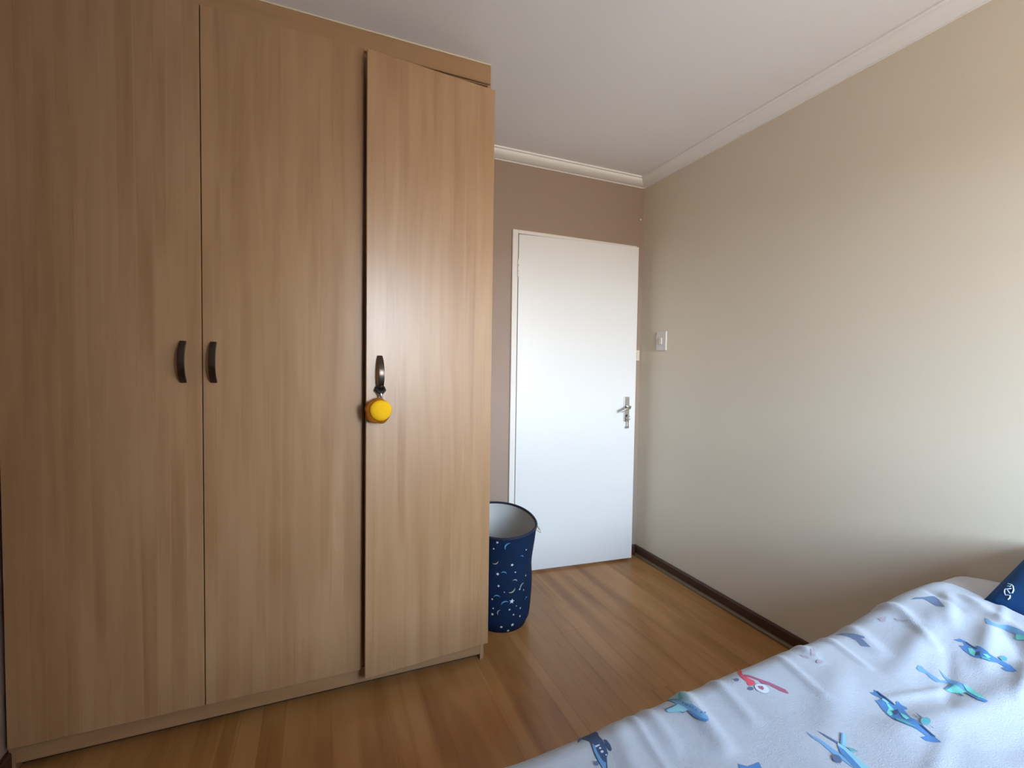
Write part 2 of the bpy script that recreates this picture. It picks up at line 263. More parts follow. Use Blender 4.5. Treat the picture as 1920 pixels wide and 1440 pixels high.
PRINTS = [
  ('red airplane', [('mauve', [(0.8895, 0.7427), (0.8982, 0.7322), (0.9085, 0.7131), (0.9183, 0.6984), (0.9307, 0.6688), (0.9274, 0.6579), (0.9238, 0.6598), (0.9174, 0.6696), (0.9106, 0.6923), (0.8994, 0.7023), (0.9026, 0.7091), (0.8948, 0.7223), (0.8845, 0.7346)]), ('red', [(0.9299, 0.8046), (0.9452, 0.8065), (0.8855, 0.7381), (0.8875, 0.7266), (0.8923, 0.7151), (0.8894, 0.7088), (0.8772, 0.7067), (0.8708, 0.7089), (0.8711, 0.7152), (0.8762, 0.7186), (0.8757, 0.7288), (0.8801, 0.7425)]), ('slate', [(0.8708, 0.6984), (0.8683, 0.6974), (0.8655, 0.6973), (0.863, 0.6981), (0.8612, 0.6997), (0.8605, 0.7018), (0.861, 0.704), (0.8627, 0.7057), (0.8651, 0.7067), (0.8679, 0.7068), (0.8705, 0.706), (0.8723, 0.7044), (0.873, 0.7023), (0.8724, 0.7002)]), ('slate', [(0.8656, 0.7315), (0.8636, 0.7305), (0.8614, 0.7303), (0.8593, 0.731), (0.8577, 0.7324), (0.8571, 0.7343), (0.8575, 0.7364), (0.859, 0.7382), (0.8611, 0.7393), (0.8634, 0.7395), (0.8655, 0.7387), (0.8669, 0.7372), (0.8674, 0.7352), (0.8669, 0.7331)]), ('white', [(0.8947, 0.6791), (0.8903, 0.6778), (0.8856, 0.6782), (0.8812, 0.6802), (0.8777, 0.6835), (0.8754, 0.6878), (0.8746, 0.6925), (0.8754, 0.6972), (0.8777, 0.7011), (0.8812, 0.7039), (0.8857, 0.7052), (0.8905, 0.7049), (0.895, 0.7029), (0.8987, 0.6995), (0.901, 0.6951), (0.9017, 0.6903), (0.9008, 0.6857), (0.8984, 0.6818)]), ('mauve', [(0.8847, 0.7003), (0.8946, 0.695), (0.8913, 0.6887), (0.8848, 0.6872), (0.8823, 0.6941)])]),
  ('jet', [('sky2', [(0.7086, 0.7997), (0.7179, 0.8004), (0.7095, 0.7477), (0.7146, 0.7239), (0.717, 0.7033), (0.7205, 0.6859), (0.7182, 0.6757), (0.7124, 0.669), (0.7064, 0.669), (0.701, 0.678), (0.6994, 0.6888), (0.7001, 0.7084), (0.698, 0.7298), (0.6958, 0.7456), (0.6993, 0.7716)]), ('pale', [(0.7463, 0.8009), (0.7673, 0.808), (0.7199, 0.7295), (0.7176, 0.7196), (0.7127, 0.7172), (0.7095, 0.7343), (0.7092, 0.7473)]), ('teal', [(0.7213, 0.7637), (0.7568, 0.808), (0.712, 0.7403), (0.7089, 0.747)]), ('pale', [(0.7022, 0.7861), (0.7191, 0.7772), (0.7205, 0.7626), (0.7092, 0.7473), (0.7034, 0.772)]), ('sky', [(0.6649, 0.7397), (0.6796, 0.7398), (0.6897, 0.7386), (0.6977, 0.736), (0.7006, 0.7246), (0.7018, 0.7126), (0.6957, 0.713), (0.6768, 0.7226), (0.6641, 0.7287)]), ('slate', [(0.6649, 0.7397), (0.6796, 0.7398), (0.693, 0.739), (0.6967, 0.7365), (0.6764, 0.7361), (0.6644, 0.7357)]), ('blue', [(0.6992, 0.7099), (0.703, 0.7077), (0.7032, 0.6927), (0.7043, 0.6814), (0.7113, 0.669), (0.7062, 0.6689), (0.7001, 0.6786), (0.6981, 0.6912)]), ('slate', [(0.7058, 0.7283), (0.7048, 0.7286), (0.7044, 0.7299), (0.7048, 0.7314), (0.7058, 0.7323), (0.7068, 0.732), (0.7071, 0.7306), (0.7067, 0.7291)]), ('slate', [(0.7063, 0.7222), (0.7054, 0.7225), (0.705, 0.7237), (0.7053, 0.7251), (0.7062, 0.7259), (0.7071, 0.7256), (0.7075, 0.7243), (0.7072, 0.7229)]), ('slate', [(0.7076, 0.7176), (0.7067, 0.718), (0.7063, 0.7192), (0.7066, 0.7206), (0.7074, 0.7213), (0.7084, 0.721), (0.7088, 0.7197), (0.7085, 0.7184)]), ('slate', [(0.7086, 0.7113), (0.7076, 0.7116), (0.7072, 0.7128), (0.7075, 0.7142), (0.7084, 0.7149), (0.7093, 0.7146), (0.7097, 0.7134), (0.7094, 0.712)]), ('slate', [(0.7097, 0.7053), (0.7088, 0.7056), (0.7084, 0.7068), (0.7087, 0.7081), (0.7095, 0.7088), (0.7105, 0.7085), (0.7109, 0.7073), (0.7106, 0.706)]), ('slate', [(0.71, 0.6965), (0.709, 0.6968), (0.7086, 0.6979), (0.7089, 0.6992), (0.7098, 0.6999), (0.7107, 0.6997), (0.7112, 0.6985), (0.7109, 0.6972)]), ('slate', [(0.7119, 0.6858), (0.7108, 0.686), (0.7102, 0.687), (0.7105, 0.6882), (0.7115, 0.689), (0.7126, 0.6889), (0.7133, 0.688), (0.713, 0.6867)]), ('slate', [(0.7179, 0.683), (0.7163, 0.6827), (0.7155, 0.6834), (0.7158, 0.6847), (0.717, 0.6858), (0.7186, 0.6861), (0.7196, 0.6855), (0.7193, 0.6843)]), ('slate', [(0.6838, 0.7191), (0.6869, 0.7114), (0.6919, 0.7113), (0.6909, 0.7094), (0.6854, 0.7097), (0.6836, 0.7142)])]),
  ('navy plane', [('navy', [(0.4968, 0.7692), (0.521, 0.808), (0.5193, 0.7904), (0.5129, 0.7589), (0.508, 0.7482), (0.5069, 0.7335), (0.5045, 0.7185), (0.4986, 0.7016), (0.492, 0.6962), (0.4789, 0.6743), (0.472, 0.6778), (0.4722, 0.6954), (0.4753, 0.7136), (0.4817, 0.733), (0.4846, 0.7425), (0.5057, 0.8069), (0.4957, 0.8024), (0.4746, 0.7742), (0.5078, 0.808), (0.5159, 0.808)]), ('navy', [(0.5094, 0.7327), (0.5132, 0.728), (0.513, 0.7156), (0.51, 0.7063), (0.5059, 0.7026), (0.504, 0.7068), (0.5049, 0.7191)]), ('slate', [(0.4635, 0.7524), (0.4819, 0.7838), (0.4834, 0.7719), (0.4728, 0.7587), (0.4849, 0.8004)]), ('blue2', [(0.4847, 0.7354), (0.4863, 0.7285), (0.4823, 0.7119), (0.4808, 0.692), (0.4836, 0.6865), (0.4763, 0.6757), (0.4715, 0.678), (0.4736, 0.6964), (0.4777, 0.7174)]), ('white', [(0.4857, 0.727), (0.4953, 0.7262), (0.4954, 0.7235), (0.4858, 0.723)]), ('white', [(0.4937, 0.7169), (0.493, 0.7161), (0.492, 0.7157), (0.4909, 0.7157), (0.49, 0.7162), (0.4895, 0.717), (0.4894, 0.718), (0.4897, 0.7189), (0.4905, 0.7197), (0.4915, 0.7201), (0.4926, 0.7201), (0.4935, 0.7196), (0.494, 0.7188), (0.4941, 0.7178)]), ('white', [(0.4931, 0.708), (0.4921, 0.7071), (0.4908, 0.7066), (0.4895, 0.7067), (0.4884, 0.7072), (0.4877, 0.7082), (0.4875, 0.7095), (0.488, 0.7107), (0.489, 0.7116), (0.4902, 0.7121), (0.4916, 0.7121), (0.4927, 0.7115), (0.4934, 0.7105), (0.4935, 0.7092)]), ('white', [(0.4946, 0.6988), (0.494, 0.6983), (0.4933, 0.698), (0.4926, 0.698), (0.4919, 0.6984), (0.4916, 0.6989), (0.4915, 0.6997), (0.4918, 0.7004), (0.4924, 0.7009), (0.4931, 0.7012), (0.4939, 0.7012), (0.4945, 0.7009), (0.4948, 0.7003), (0.4949, 0.6996)]), ('slate', [(0.4704, 0.6898), (0.4687, 0.688), (0.4668, 0.6868), (0.4649, 0.6865), (0.4634, 0.6872), (0.4627, 0.6887), (0.4628, 0.6907), (0.4638, 0.6929), (0.4654, 0.6947), (0.4674, 0.6959), (0.4693, 0.6962), (0.4708, 0.6955), (0.4715, 0.694), (0.4713, 0.692)])]),
  ('biplane', [('blue', [(1.0936, 0.5868), (1.0938, 0.581), (1.0862, 0.5618), (1.0853, 0.5468), (1.0847, 0.5402), (1.0948, 0.5479), (1.0989, 0.5445), (1.0949, 0.5384), (1.0952, 0.5286), (1.0901, 0.5241), (1.0832, 0.5274), (1.0655, 0.5066), (1.0648, 0.4958), (1.0594, 0.4868), (1.055, 0.4714), (1.0468, 0.45), (1.0372, 0.455), (1.0288, 0.4644), (1.0282, 0.4729), (1.0408, 0.4695), (1.0409, 0.4841), (1.036, 0.4995), (1.0319, 0.5157), (1.0381, 0.5295), (1.0466, 0.545), (1.0575, 0.5591), (1.0622, 0.5675), (1.0699, 0.5644), (1.079, 0.5645), (1.0759, 0.5752), (1.0763, 0.5856), (1.0846, 0.5818)]), ('cyan', [(1.0726, 0.5528), (1.075, 0.5493), (1.0674, 0.5354), (1.0555, 0.5292), (1.0402, 0.5276), (1.0457, 0.5375), (1.0636, 0.5432)]), ('sky', [(1.0796, 0.5624), (1.0783, 0.5511), (1.073, 0.5514), (1.0741, 0.5618)]), ('cyan', [(1.0654, 0.5244), (1.0653, 0.5143), (1.0592, 0.5053), (1.0508, 0.5062), (1.0535, 0.5134)]), ('teal', [(1.0391, 0.5195), (1.0446, 0.5075), (1.0444, 0.4965), (1.0455, 0.4856), (1.0371, 0.4964), (1.0345, 0.5133)]), ('navy', [(1.0938, 0.581), (1.0868, 0.5606), (1.0841, 0.5438), (1.0805, 0.5427), (1.0814, 0.5592), (1.0896, 0.5794)]), ('navy', [(1.0583, 0.5341), (1.0729, 0.5325), (1.0635, 0.5246), (1.0481, 0.5249)]), ('navy', [(1.0594, 0.4868), (1.055, 0.4714), (1.0518, 0.4605), (1.0488, 0.4611), (1.052, 0.4728), (1.0556, 0.4864)]), ('teal', [(1.0826, 0.4829), (1.0776, 0.4813), (1.0721, 0.4809), (1.0669, 0.4816), (1.0631, 0.4834), (1.0615, 0.4859), (1.0625, 0.4886), (1.0661, 0.4911), (1.0714, 0.4929), (1.0774, 0.4936), (1.0827, 0.4928), (1.0862, 0.4909), (1.0874, 0.4882), (1.0861, 0.4853)]), ('slate', [(1.0867, 0.5094), (1.0794, 0.4955), (1.0729, 0.4948)]), ('slate', [(1.0708, 0.4814), (1.0689, 0.4719), (1.0668, 0.4729)])]),
  ('jet', [('sky2', [(1.2603, 0.5901), (1.2638, 0.5859), (1.2589, 0.5735), (1.2547, 0.5576), (1.2526, 0.5455), (1.2666, 0.5402), (1.2703, 0.5481), (1.2851, 0.563), (1.2817, 0.5558), (1.2744, 0.5414), (1.2735, 0.5243), (1.2722, 0.509), (1.2607, 0.4865), (1.2435, 0.4642), (1.2359, 0.4662), (1.2346, 0.4759), (1.2463, 0.498), (1.2519, 0.5113), (1.2581, 0.5288), (1.2575, 0.5361), (1.2395, 0.5458), (1.2421, 0.5581), (1.2496, 0.5698), (1.2432, 0.5799), (1.2475, 0.5871)]), ('cyan', [(1.2277, 0.5273), (1.2575, 0.53), (1.2572, 0.521), (1.2489, 0.4998), (1.2366, 0.5046), (1.2277, 0.5212)]), ('blue2', [(1.2272, 0.5274), (1.2575, 0.53), (1.2567, 0.5237), (1.2431, 0.5236), (1.2289, 0.524)]), ('cyan', [(1.2696, 0.5153), (1.2718, 0.5067), (1.259, 0.4858), (1.2453, 0.4687), (1.2432, 0.4794), (1.2541, 0.5013)]), ('blue', [(1.2452, 0.5), (1.2511, 0.4979), (1.2392, 0.4777), (1.2442, 0.4645), (1.2368, 0.4656), (1.2336, 0.4754)]), ('slate', [(1.2361, 0.5084), (1.2322, 0.4977), (1.2285, 0.4951), (1.2279, 0.5009)])]),
  ('biplane', [('blue', [(1.408, 0.5909), (1.4203, 0.5855), (1.418, 0.5737), (1.4093, 0.5549), (1.4057, 0.5471), (1.4137, 0.5532), (1.414, 0.5475), (1.4068, 0.533), (1.402, 0.525), (1.4026, 0.5147), (1.4033, 0.5003), (1.4005, 0.4886), (1.3864, 0.4744), (1.381, 0.4785), (1.3764, 0.4879), (1.3802, 0.4978), (1.3885, 0.4939), (1.3906, 0.5062), (1.3801, 0.5169), (1.3763, 0.5288), (1.375, 0.5389), (1.3794, 0.5516), (1.385, 0.5627), (1.3962, 0.5761), (1.3994, 0.5714), (1.4024, 0.5687), (1.412, 0.5752), (1.4084, 0.5836)]), ('cyan', [(1.3982, 0.5612), (1.4019, 0.5549), (1.3924, 0.5443), (1.3786, 0.5419), (1.3833, 0.5517)]), ('cyan', [(1.3925, 0.5333), (1.3964, 0.5265), (1.3934, 0.52), (1.3861, 0.5223)]), ('navy', [(1.4178, 0.5728), (1.4086, 0.5545), (1.4049, 0.5468), (1.4015, 0.5469), (1.4041, 0.5542), (1.4141, 0.5721)]), ('navy', [(1.3922, 0.5446), (1.3964, 0.5394), (1.3843, 0.5336), (1.3825, 0.5397)]), ('teal', [(1.3822, 0.5305), (1.3871, 0.5197), (1.3824, 0.5156), (1.3773, 0.5277)]), ('teal', [(1.4073, 0.5128), (1.4202, 0.5083), (1.4187, 0.5025), (1.409, 0.4992), (1.4029, 0.5038)])]),
  ('jet', [('sky2', [(1.5473, 0.5914), (1.5405, 0.5809), (1.5326, 0.5729), (1.5345, 0.5623), (1.5456, 0.5506), (1.5422, 0.534), (1.5333, 0.5172), (1.5201, 0.5016), (1.5043, 0.496), (1.5071, 0.5077), (1.505, 0.52), (1.5112, 0.5272), (1.5172, 0.5246), (1.5233, 0.5283), (1.5278, 0.5437), (1.5305, 0.5526), (1.5172, 0.5636), (1.5137, 0.5736), (1.5261, 0.5822)]), ('cyan', [(1.5216, 0.5262), (1.5207, 0.5126), (1.5052, 0.5013), (1.5075, 0.5078), (1.506, 0.5196)])]),
  ('jet', [('sky2', [(0.8631, 0.5754), (0.8649, 0.5624), (0.8691, 0.5434), (0.8695, 0.5244), (0.872, 0.5067), (0.8682, 0.4888), (0.862, 0.4858), (0.861, 0.4903), (0.8606, 0.5072), (0.8582, 0.5211), (0.8614, 0.5474), (0.8595, 0.5613)]), ('slate', [(0.8821, 0.5668), (0.8866, 0.5484), (0.8905, 0.5334), (0.8861, 0.5314), (0.8821, 0.5487)]), ('sky', [(0.8888, 0.5327), (0.8905, 0.5282), (0.8914, 0.5186), (0.8896, 0.506), (0.8862, 0.4893), (0.8849, 0.4778), (0.8794, 0.4711), (0.8597, 0.4809), (0.8642, 0.4908), (0.8692, 0.505), (0.8714, 0.5162), (0.8812, 0.5283)]), ('blue', [(0.883, 0.5294), (0.8833, 0.5175), (0.878, 0.4991), (0.8721, 0.4839), (0.8677, 0.477), (0.8611, 0.4803), (0.8643, 0.4872), (0.8702, 0.5055), (0.8715, 0.5167)]), ('sky', [(0.9147, 0.543), (0.92, 0.539), (0.8949, 0.5204), (0.8902, 0.5217), (0.8907, 0.5292)]), ('blue2', [(0.9147, 0.543), (0.9169, 0.5415), (0.8925, 0.5267), (0.8907, 0.5292)]), ('teal', [(0.894, 0.5183), (0.8998, 0.5122), (0.9016, 0.5042), (0.8908, 0.5106)]), ('slate', [(0.8528, 0.5036), (0.849, 0.5035), (0.846, 0.505), (0.8444, 0.5077), (0.8445, 0.5111), (0.8463, 0.5146), (0.8495, 0.5174), (0.8533, 0.5191), (0.8572, 0.5191), (0.8603, 0.5177), (0.8619, 0.5149), (0.8618, 0.5115), (0.8599, 0.508), (0.8567, 0.5052)])]),
  ('blue plane', [('blue', [(0.6927, 0.5816), (0.7038, 0.5701), (0.7295, 0.5692), (0.7237, 0.5587), (0.7168, 0.5472), (0.68, 0.5635)])]),
  ('faded plane', [('fade', [(1.1055, 0.7339), (1.119, 0.7306), (1.0871, 0.7081), (1.0784, 0.7142)]), ('fade', [(1.0636, 0.7304), (1.0722, 0.717), (1.0685, 0.7113), (1.0589, 0.724)]), ('fade', [(1.0841, 0.689), (1.0787, 0.687), (1.0729, 0.6871), (1.0687, 0.6893), (1.0675, 0.6926), (1.0695, 0.6956), (1.0738, 0.6969), (1.0793, 0.6965), (1.0846, 0.695), (1.0867, 0.6922)])]),
  ('slate plane', [('slate2', [(1.2362, 0.7585), (1.25, 0.7522), (1.2573, 0.7278), (1.2617, 0.7042), (1.2565, 0.6992), (1.2519, 0.7051), (1.2375, 0.6751), (1.2275, 0.6906), (1.2396, 0.7093), (1.2405, 0.7275)])]),
  ('faded plane', [('fade', [(1.3681, 0.7325), (1.3912, 0.7256), (1.3697, 0.7154), (1.3593, 0.7198)]), ('fade', [(1.3973, 0.7106), (1.4054, 0.682), (1.3995, 0.6847), (1.3915, 0.7037)])]),
  ('slate plane', [('slate2', [(1.5048, 0.727), (1.5234, 0.7266), (1.5428, 0.7151), (1.5741, 0.7071), (1.5592, 0.692), (1.5145, 0.6574), (1.5128, 0.675), (1.5271, 0.7), (1.5306, 0.711)])]),
]
HSTARS = [(-2.16, 0.47, 0.008), (0.42, 0.32, 0.004), (0.02, 0.34, 0.004), (-2.24, 0.435, 0.006), (-1.28, 0.41, 0.005), (0.34, 0.24, 0.008), (-1.7, 0.35, 0.008), (0.46, 0.185, 0.005), (-2.1, 0.305, 0.009), (-1.58, 0.31, 0.005), (-1.14, 0.27, 0.006), (-2.04, 0.245, 0.007), (-1.86, 0.215, 0.004), (0.46, 0.105, 0.006), (-1.38, 0.215, 0.006), (-1.2, 0.2, 0.005), (-2.18, 0.175, 0.006), (-1.62, 0.165, 0.0135), (-1.46, 0.135, 0.004), (-1.3, 0.115, 0.006), (-2.14, 0.13, 0.005), (-1.68, 0.125, 0.006), (-1.54, 0.095, 0.006), (-1.3, 0.075, 0.006), (-2.16, 0.1, 0.008), (-1.56, 0.045, 0.009), (-1.9, 0.04, 0.008), (-1.66, 0.01, 0.008)]
HMOONS = [(-1.92, 0.455, 0.02, 150.0, 0), (-1.4, 0.385, 0.01, 60.0, 0), (-2.16, 0.36, 0.016, -60.0, 2), (-1.92, 0.315, 0.014, 80.0, 0), (-1.56, 0.27, 0.013, 70.0, 1), (-1.62, 0.215, 0.018, -60.0, 2), (-2.06, 0.195, 0.016, 95.0, 0), (-1.84, 0.165, 0.018, 110.0, 0), (-2.0, 0.115, 0.014, 160.0, 1), (-1.04, 0.15, 0.012, 100.0, 0), (0.2, 0.2, 0.016, 140.0, 0), (-1.32, 0.23, 0.018, 140.0, 1)]
SCRIPT = [[(-0.1419, 0.295), (-0.1362, 0.2928), (-0.1292, 0.2945), (-0.1295, 0.299), (-0.131, 0.3028), (-0.1227, 0.3082), (-0.1133, 0.3106), (-0.1093, 0.3091)], [(-0.1093, 0.3091), (-0.1138, 0.3047), (-0.1226, 0.2977), (-0.1204, 0.2931), (-0.11, 0.2942), (-0.0963, 0.3002), (-0.0909, 0.3049), (-0.0901, 0.3093), (-0.0883, 0.3134)], [(-0.1094, 0.3106), (-0.1089, 0.3057), (-0.1055, 0.2997)], [(-0.1001, 0.31), (-0.0972, 0.3085), (-0.1001, 0.3057), (-0.0953, 0.3034)]]
# ------------------------------------------------------------------ the room shell
T = .14
FX0, FX1, FZ = 1.035, 1.920, 2.055                       # door frame outer edges
OX0, OX1, OZ = FX0 + .036, FX1 - .036, FZ - .022          # clear opening of the frame
def S(o): return tag(o, kind='structure')
# floor: laminate planks laid along y over a dark screed
fl = S(box('floor', LX - T, R + T, RY - T, D + T, -.06, -.009, 'dark_void', bev=0))
PW, PLN = .192, 1.285
pm = None; row = 0; x = LX - .05
while x < R + .02:
    y = RY - .02 - (row * .47) % PLN
    while y < D + .1:
        y0, y1 = max(y, RY - .02), min(y + PLN, D + .10); xa, xb = max(x, LX - .01), min(x + PW, R + .01)
        if y1 - y0 > .05 and xb - xa > .02:
            full = abs(xb - xa - PW) < 1e-6 and abs(y1 - y0 - PLN) < 1e-6
            if full and pm is not None: link('plank', pm, fl, ((xa + xb) / 2, (y0 + y1) / 2, -.0045))
            else:
                q = box('plank', xa + .0001, xb - .0001, y0 + .0001, y1 - .0001, -.009, 0, 'floor_laminate', fl, bev=.00025)
                if full: pm = q.data
        y += PLN
    x += PW; row += 1
S(box('ceiling', LX - T, R + T, RY - T, D + T, H, H + .1, 'ceiling_paint', bev=0))
S(box('wall_right', R, R + T, RY - T, D + T, -.05, H, 'beige_paint', bev=0))
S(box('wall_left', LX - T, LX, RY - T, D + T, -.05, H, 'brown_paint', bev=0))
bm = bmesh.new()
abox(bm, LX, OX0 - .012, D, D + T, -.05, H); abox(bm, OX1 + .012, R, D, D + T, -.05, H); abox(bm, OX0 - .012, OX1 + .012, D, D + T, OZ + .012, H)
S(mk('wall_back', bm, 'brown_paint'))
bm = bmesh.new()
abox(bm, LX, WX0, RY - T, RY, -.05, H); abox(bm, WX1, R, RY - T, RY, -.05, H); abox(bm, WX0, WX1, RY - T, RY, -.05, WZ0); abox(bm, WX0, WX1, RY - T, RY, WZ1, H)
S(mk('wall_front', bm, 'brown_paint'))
bm = bmesh.new()   # the passage beyond the door
abox(bm, .6, 2.3, D + T + .9, D + T + .96, -.06, H); abox(bm, .54, .6, D + T, D + T + .96, -.06, H); abox(bm, 2.3, 2.36, D + T, D + T + .96, -.06, H)
abox(bm, .54, 2.36, D + T, D + T + .96, H, H + .06); abox(bm, .54, 2.36, D + T, D + T + .96, -.06, -.001)
S(mk('wall_passage', bm, 'hall_wall'))
# window in the wall behind the camera (daylight)
wr = S(empty('window_1', ((WX0 + WX1) / 2, RY - .09, WZ0)))
ya, yb = RY - .11, RY - .07
box('window_frame', WX0, WX0 + .04, ya, yb, WZ0, WZ1, 'window_frame_white', wr); box('window_frame', WX1 - .04, WX1, ya, yb, WZ0, WZ1, 'window_frame_white', wr)
box('window_frame', WX0 + .04, WX1 - .04, ya, yb, WZ0, WZ0 + .04, 'window_frame_white', wr); box('window_frame', WX0 + .04, WX1 - .04, ya, yb, WZ1 - .04, WZ1, 'window_frame_white', wr)
xm = (WX0 + WX1) / 2
box('mullion', xm - .02, xm + .02, ya, yb, WZ0 + .04, WZ1 - .04, 'window_frame_white', wr)
for a, c in ((WX0 + .04, xm - .02), (xm + .02, WX1 - .04)): box('pane', a, c, RY - .092, RY - .088, WZ0 + .04, WZ1 - .04, 'window_glass', wr, bev=0)
box('window_sill', WX0 - .03, WX1 + .03, RY - .06, RY + .03, WZ0 - .025, WZ0, 'window_frame_white', wr)
# outside: unseen wall right of the window, added to dim the wardrobe's left side
S(box('wall_added_shade', R + .50, R + .74, RY - T - 3.0, RY - T, -.3, 3.0, 'shade_wall_plaster', bev=0))
# cornice
CP = .088; dz = H - HC
CPROF = [(0, HC), (.007, HC)] + [(.007 + (CP - .021) * math.sin(a * math.pi / 12), HC + .003 + (dz - .013) * (1 - math.cos(a * math.pi / 12))) for a in range(0, 7)] + [(CP - .012, H - .008), (CP, H - .008), (CP, H), (0, H)]
S(prism('trim_1', CPROF, (R, RY), (R, D), (-1, 0), 'cornice_paint', 1, 1, smooth=True))
S(prism('trim_2', CPROF, (.668, D), (R, D), (0, -1), 'cornice_paint', 0, 1, smooth=True))
S(prism('trim_3', CPROF, (LX, RY), (R, RY), (0, 1), 'cornice_paint', 1, 1, smooth=True))
S(prism('trim_4', CPROF, (LX, RY), (LX, W + .012), (1, 0), 'cornice_paint', 1, 0, smooth=True))
# skirting with a quadrant bead on the floor
BP = [(0, 0), (.014, 0), (.014, .056), (.011, .0625), (.006, .064), (0, .064)]
QP = [(.014, 0)] + [(.014 + .016 * math.cos(a * math.pi / 12), .016 * math.sin(a * math.pi / 12)) for a in range(0, 7)]
S(prism('baseboard_right', BP, (R, RY), (R, D), (-1, 0), 'dark_skirting', 0, 1)); S(prism('trim_5', QP, (R, RY), (R, D), (-1, 0), 'floor_beading', 0, 1, smooth=True))
S(prism('baseboard_back', BP, (FX1 + .001, D), (R, D), (0, -1), 'dark_skirting', 0, 1)); S(prism('baseboard_back', BP, (.668, D), (FX0 - .001, D), (0, -1), 'dark_skirting', 0, 0))
S(prism('baseboard_left', BP, (LX, RY), (LX, W + .06), (1, 0), 'dark_skirting')); S(prism('baseboard_front', BP, (LX, RY), (R, RY), (0, 1), 'dark_skirting', 1, 1))
# ------------------------------------------------------------------ room door, slightly ajar, hinged on the left
dr = S(empty('door_1', (FX0, D, 0)))
ff, fb = D - .014, D + .09
fr = box('door_frame', FX0, OX0, ff, fb, 0, FZ, 'frame_white', dr, bev=.003)
box('door_frame', OX1, FX1, ff, fb, 0, FZ, 'frame_white', dr, bev=.003); box('door_frame', OX0, OX1, ff, fb, OZ, FZ, 'frame_white', dr, bev=.003)
box('door_stop', OX0, OX0 + .012, D + .045, fb, 0, OZ, 'frame_white', dr); box('door_stop', OX1 - .012, OX1, D + .045, fb, 0, OZ, 'frame_white', dr)
HX, HY = OX0 + .004, D - .012
slab = box('door_leaf', HX, HX + .813, HY, HY + .040, .012, OZ - .003, 'door_white', dr, bev=.0025, origin=(HX, HY, .012))
for z in (.23, 1.78):   # barrel hinges
    for k in range(3): tube('hinge', [(HX - .003, HY - .004, z + k * .034), (HX - .003, HY - .004, z + k * .034 + .031)], .0065, 'frame_white', slab, 10)
hx, hz = HX + .813 - .067, .995
plate = box('handle_plate', hx - .019, hx + .019, HY - .008, HY, hz - .085, hz + .075, 'chrome', slab, bev=.003, seg=2)
tube('lever', [(hx, HY - .006, hz + .012), (hx, HY - .044, hz + .012), (hx - .008, HY - .052, hz + .010), (hx - .035, HY - .053, hz), (hx - .068, HY - .052, hz - .014)], [.011, .010, .0105, .0095, .0075], 'chrome', slab, 10)
tube('lever_rose', [(hx, HY - .006, hz + .012), (hx, HY - .014, hz + .012)], .017, 'chrome', slab, 16)
tube('keyhole', [(hx + .002, HY - .0075, hz - .045), (hx + .002, HY - .0095, hz - .045)], .008, 'dark_metal', slab, 12)
ANG = -4.6
slab.rotation_euler.z = math.radians(ANG)
# key hanging in the lock (its own thing), standing where the turned leaf carries it
Rm = Matrix.Rotation(math.radians(ANG), 3, 'Z')
def onleaf(x, y, z): return Rm @ Vector((x - HX, y - HY, z)) + Vector((HX, HY, 0))
kc = onleaf(hx + .002, HY - .024, hz - .045)
key = empty('door_key', kc); tag(key, 'small steel key hanging from the lock of the white door', 'key')
tube('key_shaft', [onleaf(hx + .002, HY - .006, hz - .045), kc], .004, 'chrome', key, 8)
def ring(c, ax, r, n=20): 
    ax = Vector(ax).normalized(); a = ax.orthogonal().normalized(); b_ = ax.cross(a)
    return [Vector(c) + (a * math.cos(2 * math.pi * i / n) + b_ * math.sin(2 * math.pi * i / n)) * r for i in range(n)]
tube('key_bow', ring(kc + Vector((0, 0, -.014)), (1, .2, 0), .014), .0028, 'chrome', key, 6, True)
box('key_blade', kc.x - .004, kc.x + .004, kc.y - .002, kc.y + .002, kc.z - .072, kc.z - .026, 'chrome', key, bev=.001)
box('key_bit', kc.x - .012, kc.x + .006, kc.y - .002, kc.y + .002, kc.z - .080, kc.z - .068, 'chrome', key, bev=.001)
# latch keep on the wall beside the door
kp = empty('latch_keep', (1.944, D, 1.305)); tag(kp, 'small cream latch keep on the wall at the edge of the white door', 'latch')
box('keep_plate', 1.922, 1.962, D - .010, D, 1.305, 1.375, 'cream_plastic', kp, bev=.003, seg=2); box('keep_lip', 1.930, 1.944, D - .022, D - .010, 1.32, 1.36, 'cream_plastic', kp, bev=.003)
# ------------------------------------------------------------------ light switch on the right wall
sw = empty('light_switch', (R, 2.306, 1.366)); tag(sw, 'white rectangular light switch on the beige wall beside the door', 'switch')
box('switch_plate', R - .011, R, 2.262, 2.350, 1.367, 1.486, 'switch_white', sw, bev=.004, seg=3)
box('switch_rocker', R - .0155, R - .011, 2.296, 2.318, 1.405, 1.448, 'switch_rocker', sw, bev=.002, seg=2)
for z in (1.383, 1.470): tube('screw', [(R - .010, 2.307, z), (R - .0122, 2.307, z)], .0032, 'switch_white', sw, 10)
nl = tube('wall_plug', [(R - .024, D + .001, 2.233), (R - .024, D - .006, 2.233)], .0058, 'frame_white', None, 10)
tag(nl, 'tiny pale wall plug on the brown wall near the top right corner', 'wall plug')
